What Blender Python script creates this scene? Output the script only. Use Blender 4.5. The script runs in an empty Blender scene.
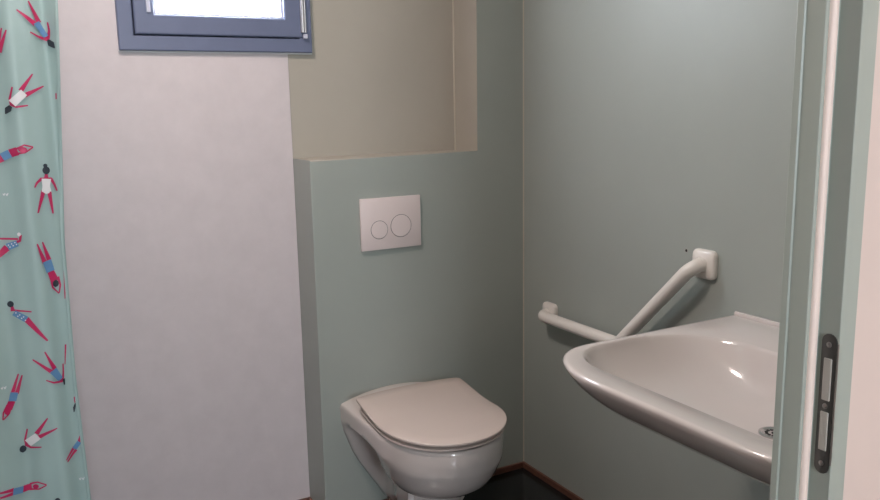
import bpy, bmesh, math, random
from mathutils import Vector, Matrix
random.seed(4)
S = bpy.context.scene
COL = S.collection
PI = math.pi

# ------------------------------------------------------------------ camera data
F = 813.77
CAM = Vector((-1.68957, -2.42329, 1.38087))
YAW, PITCH, ROLL = 0.504729, 0.177654, 0.0190216
def cam_axes():
    cy, sy, cp, sp = math.cos(YAW), math.sin(YAW), math.cos(PITCH), math.sin(PITCH)
    fwd = Vector((sy*cp, cy*cp, -sp)); right = Vector((cy, -sy, 0)); down = fwd.cross(right)
    cr, sr = math.cos(ROLL), math.sin(ROLL)
    return cr*right + sr*down, -sr*right + cr*down, fwd
RT, DN, FW = cam_axes()
def on_plane(px, py, axis, val):
    d = RT*((px-440)/F) + DN*((py-250)/F) + FW
    t = (val - CAM[axis]) / d[axis]
    return CAM + d*t

# ------------------------------------------------------------------ materials
def lin(c):
    return tuple((v/12.92 if v <= .04045 else ((v+.055)/1.055)**2.4) for v in [k/255 for k in c]) + (1,)
def mat(name, rgb, rough=.5, spec=.5, metal=0., coat=0., noise=0., nscale=8., bump=0., bscale=200., detail=4., trans=0.):
    m = bpy.data.materials.new(name); m.use_nodes = True
    nt = m.node_tree; b = nt.nodes['Principled BSDF']
    c = lin(rgb)
    b.inputs['Base Color'].default_value = c
    b.inputs['Roughness'].default_value = rough
    b.inputs['Metallic'].default_value = metal
    b.inputs['Specular IOR Level'].default_value = spec
    b.inputs['Coat Weight'].default_value = coat
    b.inputs['Coat Roughness'].default_value = .05
    tc = nt.nodes.new('ShaderNodeTexCoord')
    if noise > 0:
        n = nt.nodes.new('ShaderNodeTexNoise'); n.inputs['Scale'].default_value = nscale
        n.inputs['Detail'].default_value = detail; n.inputs['Roughness'].default_value = .6
        nt.links.new(tc.outputs['Object'], n.inputs['Vector'])
        r = nt.nodes.new('ShaderNodeMapRange'); r.inputs['From Min'].default_value = .3; r.inputs['From Max'].default_value = .7
        nt.links.new(n.outputs['Fac'], r.inputs['Value'])
        mx = nt.nodes.new('ShaderNodeMix'); mx.data_type = 'RGBA'
        mx.inputs['A'].default_value = tuple(v*(1-noise) for v in c[:3]) + (1,)
        mx.inputs['B'].default_value = tuple(min(1, v*(1+noise)) for v in c[:3]) + (1,)
        nt.links.new(r.outputs['Result'], mx.inputs['Factor']); nt.links.new(mx.outputs['Result'], b.inputs['Base Color'])
    if bump > 0:
        n2 = nt.nodes.new('ShaderNodeTexNoise'); n2.inputs['Scale'].default_value = bscale; n2.inputs['Detail'].default_value = 3
        nt.links.new(tc.outputs['Object'], n2.inputs['Vector'])
        bp = nt.nodes.new('ShaderNodeBump'); bp.inputs['Strength'].default_value = bump; bp.inputs['Distance'].default_value = .002
        nt.links.new(n2.outputs['Fac'], bp.inputs['Height']); nt.links.new(bp.outputs['Normal'], b.inputs['Normal'])
    return m
M = {}
M['sage'] = mat('sage_panel', (158, 164, 158), .42, .4, noise=.03, nscale=3, bump=.05, bscale=300)
M['beige'] = mat('beige_recess', (172, 166, 155), .55, .3, noise=.02, nscale=5, bump=.08, bscale=350)  # warmer tone for the recess wall, ledge top and column side
M['cladding'] = mat('mottled_light_cladding', (205, 196, 198), .5, .35, noise=.035, nscale=16, bump=.04, bscale=150, detail=8)
M['trim'] = mat('pale_corner_bead', (196, 190, 176), .45, noise=.02)
M['ceiling'] = mat('white_ceiling', (225, 222, 216), .8, noise=.02)
M['outer'] = mat('pinkish_corridor_paint', (208, 192, 184), .7, noise=.02)
M['floor'] = mat('dark_vinyl', (26, 28, 30), .22, .5, noise=.2, nscale=40, bump=.1, bscale=120)
M['corfloor'] = mat('corridor_vinyl', (120, 115, 108), .4, noise=.1, nscale=20)
M['skirt'] = mat('brown_skirting', (104, 72, 60), .4, noise=.08, nscale=30)
M['ceramic'] = mat('white_ceramic', (207, 198, 194), .12, .5, coat=.6, noise=.005)
M['seat'] = mat('white_duroplast', (206, 191, 183), .22, .5, coat=.2, noise=.005)
M['plastic'] = mat('white_plastic', (218, 204, 202), .35, noise=.006)
M['gap_shade'] = mat('painted_gap_shade', (60, 55, 55), .6, noise=.02)  # shade of the gap round the flush buttons, put in as colour
M['nylon'] = mat('white_nylon_rail', (226, 220, 213), .3, coat=.2, noise=.006)
M['anth'] = mat('anthracite_frame', (102, 110, 136), .38, .5, noise=.03, nscale=20, bump=.04, bscale=400)
M['bead'] = mat('pale_glazing_bead', (196, 198, 214), .4, noise=.01)
M['silver'] = mat('silver_hinge', (190, 188, 190), .35, metal=.6, noise=.03)
M['seal_white'] = mat('white_sealant', (215, 214, 216), .5, noise=.02)
M['rubber'] = mat('pale_pink_seal', (236, 218, 208), .55, noise=.02)
M['frame'] = mat('sage_door_frame', (158, 166, 158), .4, .4, noise=.02, nscale=6)
M['steel'] = mat('dark_steel', (96, 96, 94), .35, metal=.85, noise=.08, nscale=60)
M['chrome'] = mat('chrome', (205, 205, 205), .15, metal=1., noise=.02)
M['insert'] = mat('grey_plastic_insert', (176, 172, 164), .5, noise=.03)
M['black'] = mat('black_hole', (16, 15, 15), .7, noise=.05)
M['screw'] = mat('screw_metal', (150, 148, 145), .3, metal=.9, noise=.04)
# curtain: coated fabric
M['aqua'] = mat('aqua_curtain_fabric', (160, 184, 182), .42, .4, noise=.03, nscale=6, bump=.15, bscale=500)
M['magenta'] = mat('print_magenta', (190, 38, 92), .45, noise=.03, nscale=30)
M['trunks'] = mat('print_blue', (96, 140, 182), .45, noise=.05, nscale=60)
M['white_print'] = mat('print_white', (226, 226, 228), .45, noise=.02)
M['hair'] = mat('print_dark', (44, 52, 62), .45, noise=.05)
m = bpy.data.materials.new('window_glass'); m.use_nodes = True
nt = m.node_tree; nt.nodes.clear()
o_ = nt.nodes.new('ShaderNodeOutputMaterial'); mx_ = nt.nodes.new('ShaderNodeMixShader')
tr_ = nt.nodes.new('ShaderNodeBsdfTransparent'); gl_ = nt.nodes.new('ShaderNodeBsdfGlossy'); fr_ = nt.nodes.new('ShaderNodeValue'); fr_.outputs[0].default_value = .05
gl_.inputs['Roughness'].default_value = .02
nt.links.new(fr_.outputs[0], mx_.inputs[0]); nt.links.new(tr_.outputs[0], mx_.inputs[1]); nt.links.new(gl_.outputs[0], mx_.inputs[2])
nt.links.new(mx_.outputs[0], o_.inputs[0]); M['glass'] = m
m = bpy.data.materials.new('lamp_diffuser'); m.use_nodes = True
e_ = m.node_tree.nodes['Principled BSDF']; e_.inputs['Emission Color'].default_value = (1, .84, .775, 1); e_.inputs['Emission Strength'].default_value = 80
M['lamp'] = m

# ------------------------------------------------------------------ mesh helpers
def link(name, bm, mats, parent=None, smooth=False, angle=None):
    me = bpy.data.meshes.new(name)
    bmesh.ops.recalc_face_normals(bm, faces=bm.faces[:])
    bm.to_mesh(me); bm.free()
    o = bpy.data.objects.new(name, me); COL.objects.link(o)
    for mm in (mats if isinstance(mats, (list, tuple)) else [mats]): me.materials.append(mm)
    if smooth:
        for p in me.polygons: p.use_smooth = True
        if angle:
            me.set_sharp_from_angle(angle=math.radians(angle))
    if parent:
        o.parent = parent
        o.matrix_parent_inverse = Matrix.Translation(-parent.location)
    return o
def empty(name, loc):
    o = bpy.data.objects.new(name, None); COL.objects.link(o); o.location = loc; o.empty_display_size = .05
    return o
def tag(o, label=None, cat=None, group=None, kind=None):
    if label: o['label'] = label
    if cat: o['category'] = cat
    if group: o['group'] = group
    if kind: o['kind'] = kind
    return o
def structure(o, label=None, cat=None):
    o['kind'] = 'structure'
    if label: o['label'] = label
    if cat: o['category'] = cat
    return o
def box(bm, a, b, bev=0., seg=2):
    a, b = Vector(a), Vector(b)
    lo = Vector([min(a[i], b[i]) for i in range(3)]); hi = Vector([max(a[i], b[i]) for i in range(3)])
    vs = [bm.verts.new((x, y, z)) for x in (lo.x, hi.x) for y in (lo.y, hi.y) for z in (lo.z, hi.z)]
    fs = [bm.faces.new([vs[i] for i in q]) for q in ((0,1,3,2),(4,6,7,5),(0,4,5,1),(2,3,7,6),(0,2,6,4),(1,5,7,3))]
    bmesh.ops.recalc_face_normals(bm, faces=fs)
    if bev > 0:
        es = list({e for f in fs for e in f.edges})
        bmesh.ops.bevel(bm, geom=es, offset=bev, segments=seg, profile=.5, affect='EDGES')
def boxes(*bs, bev=0.):
    bm = bmesh.new()
    for a, b in bs: box(bm, a, b, bev)
    return bm
def prism(bm, pts, z0, z1, axis='z'):
    """extrude a 2D outline (x,y) from z0 to z1"""
    f = (lambda p, z: (p[0], p[1], z)) if axis == 'z' else (lambda p, z: (p[0], z, p[1]))
    lo = [bm.verts.new(f(p, z0)) for p in pts]; hi = [bm.verts.new(f(p, z1)) for p in pts]
    n = len(pts)
    for i in range(n): bm.faces.new((lo[i], lo[(i+1) % n], hi[(i+1) % n], hi[i]))
    bm.faces.new(lo[::-1]); bm.faces.new(hi)
def loft(bm, rings, close=True, cap0=True, cap1=True):
    R = [[bm.verts.new(p) for p in r] for r in rings]
    n = len(R[0])
    for a, b in zip(R, R[1:]):
        for i in range(n if close else n-1):
            bm.faces.new((a[i], a[(i+1) % n], b[(i+1) % n], b[i]))
    for flag, r in ((cap0, R[0]), (cap1, R[-1])):
        if flag:
            c = Vector((0, 0, 0))
            for v in r: c += v.co
            c /= n; cv = bm.verts.new(c)
            for i in range(n): bm.faces.new((r[i], r[(i+1) % n], cv))
    return R
def tube(bm, path, rad, n=20, cap=True):
    path = [Vector(p) for p in path]
    t = (path[1]-path[0]).normalized()
    up = Vector((0, 0, 1)) if abs(t.z) < .9 else Vector((0, 1, 0))
    nx = t.cross(up).normalized(); rings = []
    for i, p in enumerate(path):
        d = ((path[i+1]-p) if i == 0 else (p-path[i-1]) if i == len(path)-1 else (path[i+1]-p).normalized()+(p-path[i-1]).normalized()).normalized()
        nx = (nx - d*nx.dot(d)).normalized(); ny = d.cross(nx)
        r = rad[i] if isinstance(rad, (list, tuple)) else rad
        rings.append([p + nx*(r*math.cos(2*PI*k/n)) + ny*(r*math.sin(2*PI*k/n)) for k in range(n)])
    loft(bm, rings, cap0=cap, cap1=cap)
def fillet(pts, r, n=10):
    pts = [Vector(p) for p in pts]; out = [pts[0]]
    for a, b, c in zip(pts, pts[1:], pts[2:]):
        u, v = (a-b).normalized(), (c-b).normalized()
        ang = u.angle(v); d = r/math.tan(ang/2)
        cen = b + (u+v).normalized()*(r/math.sin(ang/2))
        s, e = b+u*d - cen, b+v*d - cen
        for k in range(n+1):
            out.append(cen + s.slerp(e, k/n) if False else cen + (s*math.sin((1-k/n)*(PI-ang)) + e*math.sin(k/n*(PI-ang)))/math.sin(PI-ang))
    out.append(pts[-1]); return out
def disc_lathe(bm, centre, normal, prof, n=40, mi=None):
    """prof: list of (radius, height along normal); closed with a cap at the end"""
    nrm = Vector(normal).normalized(); up = Vector((0, 0, 1)) if abs(nrm.z) < .9 else Vector((0, 1, 0))
    a = nrm.cross(up).normalized(); b = nrm.cross(a)
    rings = [[Vector(centre) + nrm*h + a*(r*math.cos(2*PI*k/n)) + b*(r*math.sin(2*PI*k/n)) for k in range(n)] for r, h in prof]
    R = [[bm.verts.new(p) for p in r] for r in rings]
    for q, (u, v) in enumerate(zip(R, R[1:])):
        for i in range(n):
            f = bm.faces.new((u[i], u[(i+1) % n], v[(i+1) % n], v[i]))
            if mi: f.material_index = mi[q]
    f = bm.faces.new(R[-1])
    if mi: f.material_index = mi[-1]

# ------------------------------------------------------------------ room constants
D = .158            # depth of the cistern boxing
BX = -.809          # its left side
LEDGE = 1.214
CX = -.191          # left side of the full-height column
XL = -2.45          # left wall
YF = -1.78          # inner face of the door wall
YO = -1.832         # outer face of the door wall
H = 2.5
JX = -.836          # right reveal of the doorway
WL, WR, WZ, WT = -1.32, -.731, 1.551, 2.16   # window frame

# floor, ceiling, walls
structure(link('floor', boxes(((XL-.1, YO, -.1), (.1, D+.1, 0))), M['floor']))
structure(link('floor_corridor', boxes(((-3.6, -4.6, -.1), (.9, YO, 0))), M['corfloor']))
structure(link('ceiling', boxes(((-3.6, -4.6, H), (.9, D+.1, H+.1))), M['ceiling']))
structure(link('wall_right', boxes(((0, YO+.001, 0), (.1, D+.1, H))), M['sage']))
structure(link('wall_left', boxes(((XL-.1, YO, 0), (XL, D+.1, H))), M['cladding']))
y0, y1 = D, D+.1
structure(link('wall_back', boxes(((XL, y0, 0), (WL+.01, y1, H)), ((WR-.01, y0, 0), (0, y1, H)),
          ((WL+.01, y0, 0), (WR-.01, y1, WZ+.01)), ((WL+.01, y0, WT-.01), (WR-.01, y1, H))), M['beige']))
c_ = .004           # cladding sheet on the back wall left of the boxing, cut round the window
structure(link('wall_back_cladding', boxes(((XL, D-c_, 0), (WL+.005, D, H)), ((WL+.005, D-c_, 0), (BX-.001, D, WZ+.005)),
          ((WL+.005, D-c_, WT-.005), (BX-.001, D, H))), M['cladding']))
# boxing round the cistern, with the full-height column at its right end
bm = bmesh.new()
prism(bm, [(BX, 0), (0, 0), (0, H), (CX, H), (CX, LEDGE), (BX, LEDGE)], 0, D, 'y')
es = [e for e in bm.edges if (abs(e.verts[0].co.y) < 1e-5 and abs(e.verts[1].co.y) < 1e-5 and
      not (abs(e.verts[0].co.x) < 1e-5 and abs(e.verts[1].co.x) < 1e-5) and not (abs(e.verts[0].co.z-e.verts[1].co.z) < 1e-5 and abs(e.verts[0].co.z-LEDGE) > .01))]
bmesh.ops.bevel(bm, geom=es, offset=.004, segments=3, profile=.5, affect='EDGES')
bm.faces.ensure_lookup_table()
for f in bm.faces:
    c = f.calc_center_median(); f.normal_update()
    if (abs(c.z-LEDGE) < .002 and abs(f.normal.z) > .9) or (abs(c.x-CX) < .002 and abs(f.normal.x) > .9): f.material_index = 1
structure(link('wall_back_boxing', bm, [M['sage'], M['beige']]))
# wall with the doorway
OX0, HEAD = -1.76, 2.08
structure(link('wall_front', boxes(((XL, YO, 0), (OX0-.04, YF, H)), ((JX+.022, YO, 0), (0, YF, H)), ((OX0-.04, YO, HEAD+.04), (JX+.022, YF, H))), M['sage']))
# pinkish outer lining of that wall (corridor side)
structure(link('wall_front_lining', boxes(((-3.6, YO-.002, 0), (OX0-.04, YO, H)), ((JX+.022, YO-.002, 0), (.9, YO, H)), ((OX0-.04, YO-.002, HEAD+.04), (JX+.022, YO, H))), M['outer']))
# corridor shell, with an unseen unglazed opening shaped to send daylight through the doorway
structure(link('wall_corridor_left', boxes(((-3.7, -4.6, 0), (-3.6, YO, H))), M['outer']))
structure(link('wall_corridor_right', boxes(((.9, -4.6, 0), (1.0, YO, H))), M['outer']))
CO = (-1.98, -1.25, 1.2, 1.99)
structure(link('wall_corridor_back', boxes(((-3.6, -4.7, 0), (CO[0], -4.6, H)), ((CO[1], -4.7, 0), (.9, -4.6, H)),
          ((CO[0], -4.7, 0), (CO[1], -4.6, CO[2])), ((CO[0], -4.7, CO[3]), (CO[1], -4.6, H))), M['outer']))
# skirting and corner trims
SK = .023
structure(link('baseboard_right', boxes(((-.010, YF, 0), (0, 0, SK)), bev=.002), M['skirt']))
structure(link('baseboard_back', boxes(((BX-.010, -.010, 0), (-.010, 0, SK)), ((BX-.010, 0, 0), (BX, D-c_, SK)), ((XL, D-c_-.010, 0), (BX-.010, D-c_, SK)), bev=.002), M['skirt']))
structure(link('trim_1', boxes(((-.004, -.004, SK), (0, 0, H)), bev=.0012), M['trim']))
structure(link('trim_2', boxes(((CX-.005, D-.005, LEDGE), (CX, D, H)), bev=.0015), M['trim']))

# ------------------------------------------------------------------ window
w = empty('window_1', (WL, D-.018, WZ)); structure(w, 'dark blue-grey window high on the back wall', 'window')
fy0, fy1 = D-.020, D+.06
fw = .043
def frame_bars(x0, x1, z0, z1, t, ya, yb, bev):
    bm = bmesh.new()
    R = []
    outer = [(x0, z0), (x1, z0), (x1, z1), (x0, z1)]; inner = [(x0+t, z0+t), (x1-t, z0+t), (x1-t, z1-t), (x0+t, z1-t)]
    vo = [[bm.verts.new((p[0], y, p[1])) for p in outer] for y in (ya, yb)]
    vi = [[bm.verts.new((p[0], y, p[1])) for p in inner] for y in (ya, yb)]
    for i in range(4):
        j = (i+1) % 4
        bm.faces.new((vo[0][i], vo[0][j], vi[0][j], vi[0][i])); bm.faces.new((vo[1][i], vi[1][i], vi[1][j], vo[1][j]))
        bm.faces.new((vo[0][i], vo[1][i], vo[1][j], vo[0][j])); bm.faces.new((vi[0][i], vi[0][j], vi[1][j], vi[1][i]))
    es = [e for e in bm.edges if not (abs(e.verts[0].co.x-e.verts[1].co.x) > 1e-6 and abs(e.verts[0].co.z-e.verts[1].co.z) > 1e-6) and abs(e.verts[0].co.y-ya) < 1e-6 and abs(e.verts[1].co.y-ya) < 1e-6]
    bmesh.ops.recalc_face_normals(bm, faces=bm.faces[:])
    bmesh.ops.bevel(bm, geom=es, offset=bev, segments=3, profile=.5, affect='EDGES')
    return bm
wf = link('window_frame', frame_bars(WL, WR, WZ, WT, fw, fy0, fy1, .004), M['anth'], w)
link('frame_stop', frame_bars(WL+.03, WR-.03, WZ+.03, WT-.03, .035, fy0+.034, fy1-.002, .002), M['anth'], wf)
sx0, sx1, sz0, sz1 = WL+fw+.003, WR-fw-.003+.012, WZ+fw+.003, WT-fw-.003
sash = link('sash', frame_bars(sx0, sx1, sz0, sz1, .058, fy0-.006, fy0+.033, .006), M['anth'], w)
gx0, gx1, gz0, gz1 = sx0+.055, sx1-.048-.016, sz0+.054, sz1-.055
gx1 = -.822
link('glazing_bead', frame_bars(sx0+.053, sx1-.053, sz0+.053, sz1-.053, .012, fy0+.006, fy0+.031, .004), M['bead'], sash)
link('pane', boxes(((sx0+.05, fy0+.018, sz0+.05), (sx1-.05, fy0+.024, sz1-.05))), M['glass'], sash)
hb = bmesh.new()
tube(hb, [(-.765, fy0-.012, 1.613), (-.765, fy0-.012, 1.72)], .0055, 16)
tube(hb, [(-.7555, fy0-.009, 1.613), (-.7555, fy0-.009, 1.72)], .0035, 16)
box(hb, (-.770, fy0-.008, 1.613), (-.752, fy0, 1.72), .002)
hg = link('hinge', hb, M['silver'], w)
link('hinge_cap', boxes(((-.763, fy0-.013, 1.594), (-.749, fy0, 1.609)), bev=.003), M['bead'], hg)
link('stay_cover', boxes(((sx0+.036, fy0-.012, sz0+.062), (sx0+.047, fy0-.004, sz0+.30)), bev=.002), M['bead'], sash)
link('sealant', boxes(((WL-.002, D-.010, WZ-.005), (WR+.002, D-c_+.001, WZ)), bev=.002), M['seal_white'], w)

# ------------------------------------------------------------------ toilet
TX = -.549
t0 = empty('wall_hung_toilet', (TX, 0, .06))
tag(t0, 'white wall-hung toilet with closed lid on the sage boxing', 'toilet')
def interp(tab, z):
    if z >= tab[0][0]: return tab[0][1]
    for (a, va), (b, vb) in zip(tab, tab[1:]):
        if z >= b:
            k = (z-b)/(a-b); return vb + (va-vb)*k
    return tab[-1][1]
def sm(a, b, v):
    k = min(1, max(0, (v-a)/(b-a))); return k*k*(3-2*k)
YFR = [(.404,.546),(.36,.547),(.32,.540),(.28,.522),(.25,.500),(.23,.475),(.215,.445),(.207,.415),(.200,.375),(.196,.345),(.10,.335),(.045,.33)]
BW  = [(.404,.193),(.36,.193),(.32,.187),(.28,.172),(.25,.157),(.23,.141),(.215,.121),(.207,.106),(.200,.092),(.196,.086),(.10,.080),(.045,.078)]
FLG = [(.404,.193),(.36,.192),(.31,.186),(.27,.172),(.23,.157),(.19,.137),(.15,.113),(.11,.088),(.07,.062),(.045,.048)]
RIMZ = .404
def halfw(t, z):
    yf, b, fl = interp(YFR, z), interp(BW, z), interp(FLG, z)
    tc = .31
    q = (t-tc)/(yf-tc) if t > tc else (tc-t)/.185
    bowl = b*math.sqrt(max(0, 1-q**2.3 if t > tc else 1-q*q)) if q < 1 else 0
    neck = min(.080 + .022*sm(.14, .24, t), fl) if t < tc else min(.102, b)*math.sqrt(max(0, 1-max(0, (t-.27)/.075)**2.4)) if t < .345 else 0
    flange = fl + (min(neck, fl)-fl)*sm(.028, .10, t) if t < tc else neck
    body = max(bowl, neck, flange)
    b0 = .193
    if t <= .31: rim = b0
    else:
        q0 = (t-.31)/(yf-.31); rim = b0*math.sqrt(max(0, 1-q0**2.15)) if q0 < 1 else 0
    k = sm(.318, .352, z)
    return body*(1-k) + max(rim, 0)*k
bm = bmesh.new()
zs = [.045,.07,.10,.13,.16,.18,.19,.196,.2,.2035,.207,.211,.215,.222,.23,.24,.25,.265,.28,.30,.31,.32,.328,.336,.344,.352,.362,.375,.388,.396,.401,.4035]
NT = 70
def ts(z):
    yf = interp(YFR, z); k = []
    for i in range(NT+1):
        s = i/NT
        k.append(yf*math.sin(s*PI/2)**1.0 if False else yf*(1-(1-s)**1.9))
    return k
def shr(z):     # rounding of the rim edge
    return 0 if z < .388 else .007*(1-math.sqrt(max(0, 1-((z-.388)/.0156)**2)))
rows = []
for z in zs:
    s = shr(z); tt = ts(z); yf = tt[-1]; L, Rr = [], []
    for i, t in enumerate(tt):
        wv = max(0, halfw(t, z) - s); t2 = t*(1-s/yf)
        if i == NT: wv = 0
        L.append(bm.verts.new((TX-wv, -t2, z))); Rr.append(bm.verts.new((TX+wv, -t2, z)))
    rows.append((L, Rr))
for (L0, R0), (L1, R1) in zip(rows, rows[1:]):
    for i in range(NT):
        bm.faces.new((L0[i], L0[i+1], L1[i+1], L1[i])); bm.faces.new((R0[i], R1[i], R1[i+1], R0[i+1]))
    bm.faces.new((L0[0], L1[0], R1[0], R0[0]))
# top deck, slightly crowned towards the wall
L, Rr = rows[-1]; NL = 16; grid = []
for i in range(NT+1):
    a, b = L[i].co, Rr[i].co; row = [L[i]]
    for k in range(1, NL):
        f = k/NL; p = a.lerp(b, f); u = 2*f-1
        p.z += (.030*(1-sm(.03, .15, -p.y)))*(1-u*u)
        row.append(bm.verts.new(p))
    row.append(Rr[i]); grid.append(row)
for i in range(NT):
    for k in range(NL): bm.faces.new((grid[i][k], grid[i][k+1], grid[i+1][k+1], grid[i+1][k]))
L, Rr = rows[0]
for i in range(NT): bm.faces.new((L[i], L[i+1], Rr[i+1], Rr[i]))
bmesh.ops.remove_doubles(bm, verts=bm.verts[:], dist=1e-5)
bmesh.ops.dissolve_degenerate(bm, edges=bm.edges[:], dist=1e-6)
link('bowl', bm, M['ceramic'], t0, True, 50)
def lid_outline(hw, hbl, hbr, tb, tm, tf, rc, ins=0., n=44):
    """D-shaped outline (u, t): back edge bowed towards the wall, back corners flared, elliptic front"""
    tc = .345; hw -= ins; hbl -= ins; hbr -= ins; tb += ins; tm += ins; tf -= ins
    def corner(h):
        o = []
        for k in range(9):
            a = PI/2*k/8; o.append((h-rc+rc*math.sin(a), tb+rc-rc*math.cos(a)))
        return o
    def side(h):
        o = []
        for k in range(1, 12):
            f = k/12; t = tb+rc+(tc-tb-rc)*f; g = (1-f)**1.6
            o.append((hw+(h-hw)*g, t))
        return o
    L = [(-u, t) for u, t in corner(hbl)+side(hbl)]
    Rr = corner(hbr)+side(hbr)
    front = []
    for k in range(n+1):
        a = PI*k/n; cu, su = math.cos(a), math.sin(a)
        front.append((-hw*math.copysign(abs(cu)**.95, cu), tc+(tf-tc)*abs(su)**.95))
    back = []
    u0, u1 = hbr-rc, -(hbl-rc)
    for k in range(1, 16):
        f = k/16; back.append((u0+(u1-u0)*f, tb-(tb-tm)*math.sin(PI*f)**.8))
    return L + front + Rr[::-1] + back
def slab(name, outl, zb, zt, r, mt, parent, corner=None):
    bm = bmesh.new(); cu = sum(p[0] for p in outl)/len(outl); ct = sum(p[1] for p in outl)/len(outl)
    def ring(ins, top, dz):
        out = []
        for u, t in outl:
            l = math.hypot(u-cu, t-ct); k = (l-ins)/l
            uu, tt = cu+(u-cu)*k, ct+(t-ct)*k
            out.append((TX+uu, -tt, (zt(uu, tt) if top else zb(uu, tt))+dz))
        return out
    rings = [ring(.05, False, 0), ring(r, False, 0), ring(r*.3, False, r*.3), ring(0, False, r), ring(0, True, -r), ring(r*.3, True, -r*.3), ring(r, True, 0), ring(.05, True, 0), ring(.11, True, 0)]
    loft(bm, rings)
    return link(name, bm, mt, parent, True, 60)
def wedge(t): return .050*(.565-t)
def sag(u, t): return -.007*math.exp(-((t-.29)/.10)**2)*min(1, abs(u)/.19)**2
lid_o = [(u-.002, t) for u, t in lid_outline(.197, .180, .207, .100, .084, .552, .018)]
seat_o = [(u-.002, t) for u, t in lid_outline(.196, .180, .204, .112, .09, .550, .02, .0035)]
slab('seat', seat_o, lambda u, t: .4095+wedge(t)*.25+sag(u, t)*.3, lambda u, t: .4155+wedge(t)*.45+sag(u, t)*.6, .002, M['seat'], t0)
slab('lid', lid_o, lambda u, t: .4240+wedge(t)*.90+sag(u, t), lambda u, t: .433+wedge(t)*.93+sag(u, t), .0025, M['seat'], t0)
hb = bmesh.new()
hb.free()
for s in (-1, 1):
    hb = bmesh.new(); tube(hb, [(TX+s*.075-.02, -.125, .428), (TX+s*.075+.02, -.125, .428)], .009, 16); link('hinge', hb, M['chrome'], t0, True, 40)
pass

# ------------------------------------------------------------------ flush plate
px, pz = -.538, .996
fp = empty('flush_plate', (px, -.0005, pz)); tag(fp, 'white dual-button flush plate above the toilet', 'flush plate')
link('plate', boxes(((px-.110, -.0105, pz-.086), (px+.110, -.0005, pz+.086)), bev=.0022), M['plastic'], fp, True, 35)
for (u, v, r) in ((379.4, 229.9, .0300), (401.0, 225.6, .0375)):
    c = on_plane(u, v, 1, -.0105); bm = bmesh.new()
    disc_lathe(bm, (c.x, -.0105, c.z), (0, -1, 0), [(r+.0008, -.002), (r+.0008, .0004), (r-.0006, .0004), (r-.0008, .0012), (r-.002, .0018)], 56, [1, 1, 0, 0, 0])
    link('button', bm, [M['plastic'], M['gap_shade']], fp)

# ------------------------------------------------------------------ sink
SZ = .82; SY = -1.373; HW = .398; SD = .662
sk = empty('washbasin', (0, SY, SZ)); tag(sk, 'large white wall-mounted washbasin under the grab bar', 'washbasin')
def rounded(poly, n=14):
    out = []
    N = len(poly)
    for i, (p, r) in enumerate(poly):
        a, b, c = Vector(poly[i-1][0]), Vector(p), Vector(poly[(i+1) % N][0])
        u, v = (a-b).normalized(), (c-b).normalized()
        # superelliptic corner: quadratic-ish blend between tangent points
        d1 = d2 = r
        if isinstance(r, tuple): d1, d2 = r
        P, Q = b+u*d1, b+v*d2
        for k in range(n+1):
            f = k/n; w0, w1, w2 = (1-f)**2, 2*f*(1-f)*.78, f*f
            out.append((P*w0+b*w1+Q*w2)/(w0+w1+w2))
    return out
def cast(outline, c, angs):
    c = Vector(c); res = []
    for a in angs:
        d = Vector((math.cos(a), math.sin(a))); best = None
        for p, q in zip(outline, outline[1:]+outline[:1]):
            e = q-p; den = d.x*e.y-d.y*e.x
            if abs(den) < 1e-12: continue
            w_ = p-c; t = (w_.x*e.y-w_.y*e.x)/den; s = (w_.x*d.y-w_.y*d.x)/den
            if t > 0 and -1e-6 <= s <= 1+1e-6 and (best is None or t > best): best = t
        res.append(c+d*best)
    return res
CEN = (-.36, SY)
def outl(x1, x0, hw, rb, rf):
    # back edge at x1, front at x0
    return rounded([((x1, SY-hw), rb), ((x1, SY+hw), rb), ((x0, SY+hw), rf), ((x0, SY-hw), (rf[1], rf[0]))])
angs = [2*PI*k/180 for k in range(180)]
for s in (1, -1):
    for dx in (-.001, 0, .001):
        angs.append(math.atan2(s*HW+dx, -CEN[0]) % (2*PI))
angs = sorted(angs)
def rg(o, z, zf=None):
    return [Vector((p.x, p.y, zf(p) if zf else z)) for p in cast(o, CEN, angs)]
def rear(p, z):   # small upstand along the wall
    return z
rf = (.15, .225)
bm = bmesh.new()
ri, rb_ = (.12, .15), .20
rings = [
    rg(outl(-.02, -.40, .16, .03, (.08, .10)), SZ-.170),
    rg(outl(-.012, -.47, .23, .03, (.12, .14)), SZ-.148),
    rg(outl(-.006, -.535, .30, .02, (.14, .18)), SZ-.120),
    rg(outl(-.002, -.592, .345, .01, (.135, .2)), SZ-.086),
    rg(outl(0, -.624, .370, .008, rf), SZ-.062),
    rg(outl(0, -.644, .385, .006, rf), SZ-.040),
    rg(outl(0, -.656, .394, .006, rf), SZ-.020),
    rg(outl(0, -.6605, .3975, .006, rf), SZ-.009),
    rg(outl(0, -.6605, .3975, .006, rf), SZ-.005),
    rg(outl(0, -.6585, .396, .006, rf), SZ-.0015),
    rg(outl(0, -.655, .393, .006, rf), SZ),
    rg(outl(-.004, -.650, .388, .006, rf), SZ),
    rg(outl(-.185, -.596, .382, rb_, ri), SZ-.0005),
    rg(outl(-.188, -.592, .378, rb_, ri), SZ-.003),
    rg(outl(-.192, -.588, .374, rb_, ri), SZ-.011),
    rg(outl(-.200, -.580, .358, rb_, ri), SZ-.035),
    rg(outl(-.210, -.560, .325, .18, (.12, .16)), SZ-.062),
    rg(outl(-.225, -.525, .27, .15, (.11, .15)), SZ-.088),
    rg(outl(-.245, -.490, .20, .10, (.09, .12)), SZ-.103),
    rg(outl(-.29, -.43, .10, (.05), (.05, .06)), SZ-.109),
    rg(outl(-.32, -.395, .035, (.025), (.025, .03)), SZ-.111)]
loft(bm, rings)
link('basin', bm, M['ceramic'], sk, True, 60)
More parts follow.
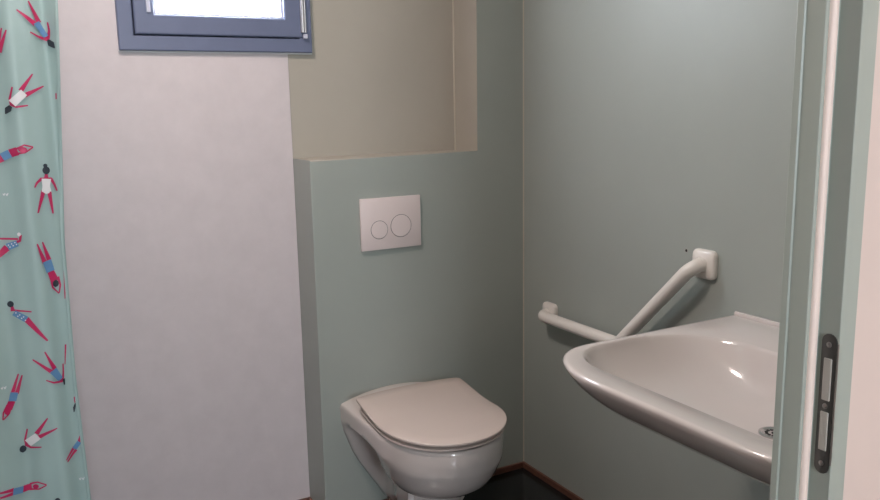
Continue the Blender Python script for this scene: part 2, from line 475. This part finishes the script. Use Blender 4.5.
link('upstand', boxes(((-.012, SY-HW+.003, SZ-.004), (-.0005, SY+HW-.003, SZ+.010)), bev=.004), M['ceramic'], sk, True, 40)
bm = bmesh.new(); dc = (-.349, SY-.012, SZ-.110)
disc_lathe(bm, dc, (0, 0, 1), [(.031, -.004), (.031, .002), (.028, .0035), (.024, .003), (.022, .001)], 40)
dr = link('drain', bm, M['chrome'], sk, True, 40)
bm = bmesh.new()
for k in range(12):
    a = 2*PI*k/12; c = Vector((dc[0]+.0155*math.cos(a), dc[1]+.0155*math.sin(a), dc[2]+.0012))
    disc_lathe(bm, c, (0, 0, 1), [(.0036, 0), (.0034, .0004)], 12)
disc_lathe(bm, (dc[0], dc[1], dc[2]+.0012), (0, 0, 1), [(.006, 0), (.0058, .0004)], 16)
link('drain_hole', bm, M['black'], dr)

# ------------------------------------------------------------------ grab bar
gb = empty('grab_bar', (0, -.5, .70)); tag(gb, 'white angled grab bar on the wall behind the washbasin', 'grab bar')
off = -.053
A_ = (.0, -.171, .647); B_ = (0, -.868, .937)
e1 = (off, -.171, .647); e2 = (off, -.868, .937)
k_ = (off, -.580, .647)
path = fillet([A_, e1, k_, e2, B_], .038, 10)
bm = bmesh.new(); tube(bm, path, .0195, 24)
link('rail', bm, M['nylon'], gb, True, 50)
for (yy, zz, hw_) in ((A_[1], A_[2], .037), (B_[1], B_[2], .040)):
    bm = bmesh.new(); rings = []
    for (ins, xx) in ((0, -.0005), (0, -.010), (.002, -.014), (.006, -.0165), (.020, -.020), (.0225, -.030)):
        o = rounded([((yy-hw_+ins, zz-hw_+ins), .016), ((yy+hw_-ins, zz-hw_+ins), .016), ((yy+hw_-ins, zz+hw_-ins), .016), ((yy-hw_+ins, zz+hw_-ins), .016)], 6)
        rings.append([(xx, p.x, p.y) for p in o])
    loft(bm, rings)
    link('wall_flange', bm, M['nylon'], gb, True, 50)
hc = on_plane(686.5, 250.5, 0, 0); bm = bmesh.new()
disc_lathe(bm, (0, hc.y, hc.z), (-1, 0, 0), [(.0058, -.002), (.0054, .0008), (.0042, .0009), (.0040, .0011)], 20, [0, 0, 1, 1])
tag(link('wall_plug', bm, [M['insert'], M['black']]), 'tiny dark plugged drill hole in the right wall beside the upper flange', 'wall plug')

# ------------------------------------------------------------------ door frame
dz = HEAD
d1 = empty('door_1', (JX, YO, 0)); structure(d1, 'sage steel door frame with striker plate and pale seal', 'door frame')
r_ = .0015
prof = [(-.862, YF), (-.862, -1.790), (-.8595, -1.7905), (-.8595, -1.816), (JX, -1.816), (JX, -1.8440), (-.807, -1.8440), (-.807, YO-.002), (-.814, YO-.002), (-.814, YF-.001)]
bm = bmesh.new(); prism(bm, prof, 0, HEAD+.04)
es = [e for e in bm.edges if abs(e.verts[0].co.z-e.verts[1].co.z) > .1]
bmesh.ops.bevel(bm, geom=es, offset=.0011, segments=2, profile=.5, affect='EDGES')
jr = link('jamb', bm, M['frame'], d1)
pl = [(OX0 + (JX - p[0]), p[1]) for p in prof][::-1]
bm = bmesh.new(); prism(bm, pl, 0, HEAD+.04); link('jamb', bm, M['frame'], d1)
link('head', boxes(((OX0+.024, -1.8440, HEAD-.02), (-.86, YF, HEAD+.04))), M['frame'], d1)
# soft seal in the rebate of the jamb
bm = bmesh.new()
sp = []
for k in range(9):
    a = PI*k/8; sp.append((-.8475-.0062*math.cos(a), -1.8165-.0055*math.sin(a)))
prism(bm, [(-.8537, -1.816)] + sp + [(-.8413, -1.816)], 0, HEAD-.02)
link('door_seal', bm, M['rubber'], d1, True, 30)
# strike plate
yc = -1.8322; za, zb = .928, 1.104
def pill(y_c, z0, z1, hw_, n=8):
    pts = []
    for k in range(n+1):
        a = PI*k/n; pts.append((y_c+hw_*math.cos(a), z1-hw_+hw_*math.sin(a)))
    for k in range(n+1):
        a = PI+PI*k/n; pts.append((y_c+hw_*math.cos(a), z0+hw_+hw_*math.sin(a)))
    return pts
def xprism(bm, pts, x0, x1):
    a = [bm.verts.new((x0, *p)) for p in pts]; b = [bm.verts.new((x1, *p)) for p in pts]; n = len(pts)
    for i in range(n): bm.faces.new((a[i], a[(i+1) % n], b[(i+1) % n], b[i]))
    bm.faces.new(a); bm.faces.new(b)
bm = bmesh.new(); xprism(bm, pill(yc, za, zb, .0096), JX+.001, JX-.0018)
sp_ = link('strike_plate', bm, M['steel'], d1)
hgt = zb-za
for (a, b) in ((.17, .45), (.53, .83)):
    bm = bmesh.new(); box(bm, (JX-.003, yc-.0055, za+a*hgt), (JX+.001, yc+.0055, za+b*hgt), .0012)
    link('latch_insert', bm, M['insert'], sp_)
for f in (.075, .49, .925):
    bm = bmesh.new(); disc_lathe(bm, (JX-.0018, yc, za+f*hgt), (-1, 0, 0), [(.0036, -.001), (.0034, .0008), (.0015, .0011), (.0012, .0004)], 16)
    link('screw', bm, M['screw'], sp_)
link('plate_edge', boxes(((JX-.0022, -1.8445, za+.014), (JX+.0005, -1.8428, zb-.010)), bev=.0005), M['screw'], sp_)

# ------------------------------------------------------------------ shower curtain
CY = -.55
def edge_x(z):
    tab = [(1.75, -1.528), (1.6, -1.530), (1.3, -1.548), (1.1, -1.561), (.8, -1.566), (.5, -1.560), (.1, -1.555)]
    return interp(tab, z)
def fold(x, z):
    s = -1.56 - x
    return CY + .011*math.sin(52*x+1.2*math.sin(1.7*z)) + .006*math.sin(23*x+1.1*z) + .004*math.sin(131*x+3*z)*math.exp(-s*9) + .012*math.exp(-abs(s)*55)
cur = empty('shower_curtain', (-1.95, CY, .1)); tag(cur, 'aqua shower curtain printed with swimmers, hanging left of the window', 'curtain')
bm = bmesh.new(); NX, NZ = 150, 70; g = []
for j in range(NZ+1):
    z = .10 + (H-.10)*j/NZ; row = []; xe = edge_x(z)
    for i in range(NX+1):
        f = (i/NX)**.8; x = -2.44 + (xe+2.44)*f; row.append(bm.verts.new((x, fold(x, z), z)))
    g.append(row)
for j in range(NZ):
    for i in range(NX): bm.faces.new((g[j][i], g[j][i+1], g[j+1][i+1], g[j+1][i]))
CM = ['aqua', 'magenta', 'trunks', 'white_print', 'hair']
def strip(pts, ws, mi, shift=(0, 0), lift=.0016):
    """tapering printed band through pixel points, laid on the cloth"""
    P = []
    for (u, v) in pts:
        q = on_plane(u, v, 1, CY); P.append(Vector((q.x+shift[0], q.z+shift[1])))
    if not isinstance(ws, (list, tuple)): ws = [ws]*len(pts)
    sc = 1/490
    fine, fw_ = [], []
    for i in range(len(P)-1):
        n = max(2, int((P[i+1]-P[i]).length/.006))
        for k in range(n):
            fine.append(P[i].lerp(P[i+1], k/n)); fw_.append(ws[i]+(ws[i+1]-ws[i])*k/n)
    fine.append(P[-1]); fw_.append(ws[-1])
    prev = None
    for i, p in enumerate(fine):
        a = fine[max(0, i-1)]; b = fine[min(len(fine)-1, i+1)]; d = (b-a).normalized(); nn = Vector((-d.y, d.x))
        row = []
        for k in (-.5, 0, .5):
            q = p + nn*(fw_[i]*sc*k); z = q.y
            x = min(q.x, edge_x(z)-.0006); row.append(bm.verts.new((x, fold(x, z)-lift, z)))
        if prev:
            for k in (0, 1):
                try:
                    f = bm.faces.new((prev[k], prev[k+1], row[k+1], row[k])); f.material_index = mi
                except ValueError: pass
        prev = row
def blob(u, v, rx, ry, mi, shift=(0, 0), lift=.0022):
    n = 8; pts = [(u, v-ry + 2*ry*k/n) for k in range(n+1)]
    strip(pts, [2*rx*math.sqrt(max(.02, 1-(2*k/n-1)**2)) for k in range(n+1)], mi, shift, lift)
MG, BL, WH, HR = 1, 2, 3, 4
def fig1(s):
    strip([(16.4, 9.8), (35.4, 24)], [1.2, 5], MG, s); strip([(28.1, 1), (39.5, 22)], [1.2, 5], MG, s)
    strip([(36.6, 22), (46.8, 36)], [6.5, 4.8], BL, s, .0022); strip([(46, 35), (49, 39)], [5, 3], MG, s)
    strip([(30, 32), (38, 36), (48, 39)], [1.2, 2, 3], MG, s); strip([(48, 21.5), (49.6, 30), (48.6, 38)], [1.2, 1.8, 3], MG, s)
    strip([(48.5, 39), (51.5, 43.5), (55, 48)], [2, 6, .8], HR, s, .0025)
def fig2(s):
    strip([(32.6, 73.9), (20.5, 91)], [1.2, 4.5], MG, s); strip([(44, 86), (24.5, 95.5)], [1.2, 4.5], MG, s)
    strip([(24, 92.5), (12, 103.5)], [7.5, 8], WH, s, .0022)
    strip([(12, 87), (9.6, 99), (11.5, 105)], [1.3, 2, 3], MG, s); strip([(10.5, 104), (16, 107), (28, 105.5)], [3, 2.2, 1.2], MG, s)
    strip([(10.5, 106), (8, 109.5), (5.5, 114)], [3, 6, 1], HR, s, .0025)
def fig3(s):
    strip([(-9, 164), (3, 157.5)], [5, 8], MG, s); strip([(2, 157.5), (10, 153.5)], [8, 8], BL, s, .0022)
    strip([(10, 153.5), (17.5, 151)], [8, 8], MG, s)
    strip([(16, 149), (24, 145), (33, 147)], [2, 1.6, 1.2], MG, s); strip([(16, 153.5), (25, 152.5), (33, 147.3)], [2, 1.6, 1.2], MG, s)
    blob(22.5, 149.5, 4, 2.8, MG, s); 
def fig4(s):
    blob(45.5, 165.8, 2, 2, HR, s); blob(46.4, 170.5, 3.5, 4, HR, s)
    strip([(46.5, 174), (46.5, 178)], [2.5, 4], MG, s); strip([(41, 179), (52, 179)], [2.5, 2.5], MG, s)
    strip([(42, 178.6), (37, 183), (34.6, 187.5)], [3, 2.2, 1.3], MG, s); strip([(51, 178.6), (55, 185), (57.8, 191.5)], [3, 2.2, 1.3], MG, s)
    strip([(46.6, 179), (46.4, 186), (46.8, 192)], [9, 7, 9], WH, s, .0022); blob(46.8, 192, 3, 2, WH, s)
    strip([(43.8, 191), (38, 213)], [4.2, 1.4], MG, s); strip([(49.5, 192), (53.5, 214)], [4.2, 1.4], MG, s)
def fig5(s):
    strip([(-8, 239.5), (18, 239.2)], [1.8, 2], MG, s); strip([(20.8, 235), (19.8, 241), (15, 243)], [2, 2.5, 3], MG, s)
    strip([(7.5, 247.5), (17.5, 243.5)], [7, 6], BL, s, .0022); strip([(-6, 261), (7.5, 248)], [4, 7], MG, s); blob(19, 234.5, 1.6, 2, WH, s)
    for k in range(6): blob(8.5+1.6*k, 246.8-.7*k+(1.3 if k % 2 else -1.2), .6, .7, WH, s, .003)
def fig6(s):
    strip([(37, 243.5), (45, 263)], [1.2, 4.6], MG, s); strip([(42.5, 242), (49.5, 261)], [1.2, 4.6], MG, s)
    strip([(47, 261), (51, 272)], [8.5, 8], BL, s, .0022); strip([(51, 272), (55.5, 282)], [6.5, 8], MG, s)
    strip([(51.5, 279), (53, 288), (59.5, 294.5)], [2.4, 1.8, 1.2], MG, s); strip([(58.5, 277.5), (60.8, 286), (59.7, 294)], [2.4, 1.8, 1.2], MG, s)
    blob(56.2, 284.3, 2.9, 3.6, HR, s)
def fig7(s):
    blob(10.6, 305, 3, 3.2, HR, s); strip([(12, 307), (13, 312)], [2.5, 4], MG, s); strip([(13, 311), (31.5, 311.6)], [2, 1.4], MG, s)
    strip([(14, 313.5), (26.5, 319.5)], [6, 6.4], BL, s, .0022); strip([(26, 319), (38, 331), (47.5, 340)], [6, 4, 1.8], MG, s)
    for k in range(6): blob(16+1.9*k, 314.6+.9*k+(1.2 if k % 2 else -1.2), .6, .7, WH, s, .003)
def fig8(s):
    strip([(32.5, 359.5), (52.5, 371.5)], [1.2, 4.4], MG, s); strip([(44.5, 351), (55, 369)], [1.2, 4.4], MG, s)
    strip([(53, 369.5), (61, 380)], [7.5, 5], BL, s, .0022); strip([(60.5, 379), (63.6, 382.5)], [5, 3], MG, s)
    strip([(46, 379.5), (54, 382), (62, 382)], [1.2, 1.8, 2.6], MG, s); strip([(63.5, 365), (63.8, 374), (63, 382)], [1.2, 1.6, 2.6], MG, s)
    strip([(64.2, 380), (65, 386)], [2.6, 1.4], HR, s, .0025)
def fig9(s):
    strip([(18.6, 375), (12.8, 394)], [1.2, 4], MG, s); strip([(22.3, 376), (17, 395)], [1.2, 4], MG, s)
    strip([(14.5, 393.5), (12.5, 402)], [7.5, 7.5], BL, s, .0022); strip([(12, 402), (8.5, 410)], [7, 7], MG, s)
    strip([(7.5, 405), (3.4, 412), (2.8, 419)], [2.2, 1.7, 1.2], MG, s); strip([(12, 405.5), (9, 414), (3.2, 419)], [2.2, 1.7, 1.2], MG, s); blob(7.3, 411.5, 2.4, 3, MG, s)
def fig10(s):
    strip([(47.5, 417.5), (36.5, 434)], [1.2, 4.6], MG, s); strip([(57, 427), (39, 437)], [1.2, 4.4], MG, s)
    strip([(38, 436), (28, 444.5)], [8, 8.5], WH, s, .0022)
    strip([(27.5, 430), (25.3, 441), (27, 447)], [1.3, 2, 3], MG, s); strip([(26, 446), (31, 448.5), (41.5, 447)], [3, 2.2, 1.2], MG, s); blob(23.2, 450.3, 3.3, 3.5, HR, s)
def fig11(s):
    strip([(76.5, 391), (78, 403)], [3, 4], WH, s, .0022); strip([(75, 399), (76, 404.5), (79.4, 403)], [1.2, 2, 1.2], MG, s); strip([(76.4, 405.5), (75, 410), (74.8, 414.5)], [1.4, 2.6, .8], HR, s)
def fig12(s):
    strip([(66.3, 460), (75, 449)], [1.2, 3.4], MG, s); strip([(67.5, 462), (77, 452)], [1.2, 3.4], MG, s)
    strip([(75, 451), (80.2, 444.5)], [5.6, 5], BL, s, .0022); strip([(80, 445), (82.3, 438), (83, 433)], [4.4, 3.4, 1.2], MG, s)
def fig13(s):
    strip([(-3, 490.5), (14, 488.5)], [1.6, 4], MG, s); strip([(-3, 495.5), (14, 492)], [1.6, 3.6], MG, s)
    strip([(13, 490.5), (23.5, 490)], [7, 7], BL, s, .0022); strip([(23, 490), (32, 488)], [7, 7], MG, s)
    strip([(30, 485.5), (38, 483), (46.5, 484.5)], [2.2, 1.6, 1.2], MG, s); strip([(30, 491), (39, 490), (46.5, 485)], [2.2, 1.6, 1.2], MG, s); blob(36, 487.5, 2.8, 2.3, MG, s)
FIGS = [fig1, fig2, fig3, fig4, fig5, fig6, fig7, fig8, fig9, fig10, fig11, fig12, fig13]
for f in FIGS: f((0, 0))
for f in FIGS:
    if f not in (fig11, fig12):
        for sx in (-.19, -.38, -.57): f((sx, .10 if sx in (-.19, -.57) else .03))
for k in (fig2, fig4, fig6, fig7): k((0, .98)); k((-.2, .98)); k((-.4, .98)); k((-.58, .98))
# partial figures at the edges, small white wave marks
strip([(1.5, 28), (-3, 48)], [1.2, 4], MG); strip([(6, 30), (-1, 52)], [1.2, 4.5], MG)
strip([(64.6, 272), (65.4, 286), (65.6, 300)], [.8, 1.6, .8], MG); strip([(66.2, 346), (65.6, 366)], [1.6, .8], MG)
strip([(56.6, 93), (57, 99)], [1.2, 1.6], MG); blob(57.4, 499.5, 2.6, 2.6, HR); blob(45.8, 166, .5, .5, HR)
for (u, v) in ((3, 194), (80, 481), (1, 387)):
    strip([(u, v), (u+1, v+2), (u+2, v-.5)], .8, WH); strip([(u+3, v), (u+4, v+2.2), (u+5.2, v-.6)], .8, WH)
link('curtain_cloth', bm, [M[k] for k in CM], cur, True)
bm = bmesh.new(); pr = None
for j in range(NZ+1):
    z = .10 + (H-.10)*j/NZ; xe = edge_x(z); row = []
    for (dx, dy) in ((-.007, -.0012), (-.006, -.0028), (-.001, -.0028), (.0005, -.001), (.0005, .001)):
        row.append(bm.verts.new((xe+dx, fold(xe+min(dx, 0), z)+dy, z)))
    if pr:
        for k in range(4): bm.faces.new((pr[k], pr[k+1], row[k+1], row[k]))
    pr = row
link('hem', bm, M['aqua'], cur, True)

# ------------------------------------------------------------------ ceiling lamp (lights the room from above, left of the toilet)
LX, LY = -1.5, -.74
lp = empty('ceiling_light', (LX, LY, H)); tag(lp, 'round warm ceiling light of the bathroom near the shower curtain', 'ceiling light')
bm = bmesh.new(); disc_lathe(bm, (LX, LY, H-.0005), (0, 0, -1), [(.185, 0), (.185, .03), (.175, .036), (.165, .036)], 48); link('lamp_base', bm, M['plastic'], lp, True, 40)
bm = bmesh.new(); disc_lathe(bm, (LX, LY, H-.036), (0, 0, -1), [(.165, 0), (.155, .016), (.12, .027), (.06, .033)], 48); link('lamp_shade', bm, M['lamp'], lp, True)

# fill lamp added out of view in the corridor to brighten the door frame
cl = empty('corridor_fill_lamp', (.15, -3.3, H)); tag(cl, 'added square fill light in the unseen corridor outside the door', 'ceiling light')
link('lamp_base', boxes(((.0, -3.45, H-.03), (.3, -3.15, H-.0005)), bev=.004), M['plastic'], cl)
link('lamp_shade', boxes(((.015, -3.435, H-.045), (.285, -3.165, H-.03)), bev=.004), M['lamp'], cl)

# ------------------------------------------------------------------ daylight
wd = bpy.data.worlds.new('sky'); S.world = wd; wd.use_nodes = True
bg = wd.node_tree.nodes['Background']; bg.inputs['Color'].default_value = (.84, .92, 1.0, 1); bg.inputs['Strength'].default_value = 35
def portal(name, loc, rot, sx, sy):
    l = bpy.data.lights.new(name, 'AREA'); l.shape = 'RECTANGLE'; l.size = sx; l.size_y = sy; l.cycles.is_portal = True
    o = bpy.data.objects.new(name, l); COL.objects.link(o); o.location = loc; o.rotation_euler = rot
portal('window_portal', ((WL+WR)/2, D+.09, (WZ+WT)/2), (-PI/2, 0, 0), WR-WL, WT-WZ)
portal('corridor_portal', ((CO[0]+CO[1])/2, -4.62, (CO[2]+CO[3])/2), (PI/2, 0, 0), CO[1]-CO[0], CO[3]-CO[2])

# ------------------------------------------------------------------ camera
cd = bpy.data.cameras.new('camera'); co = bpy.data.objects.new('camera', cd); COL.objects.link(co)
cd.sensor_width = 36; cd.lens = 36*F/880; cd.clip_start = .02
R3 = Matrix((RT, -DN, -FW)).transposed()
co.matrix_world = Matrix.Translation(CAM) @ R3.to_4x4()
S.camera = co
S.view_settings.view_transform = 'Standard'; S.view_settings.look = 'None'; S.view_settings.gamma = 1
S.view_settings.use_curve_mapping = False; S.view_settings.exposure = 0.0
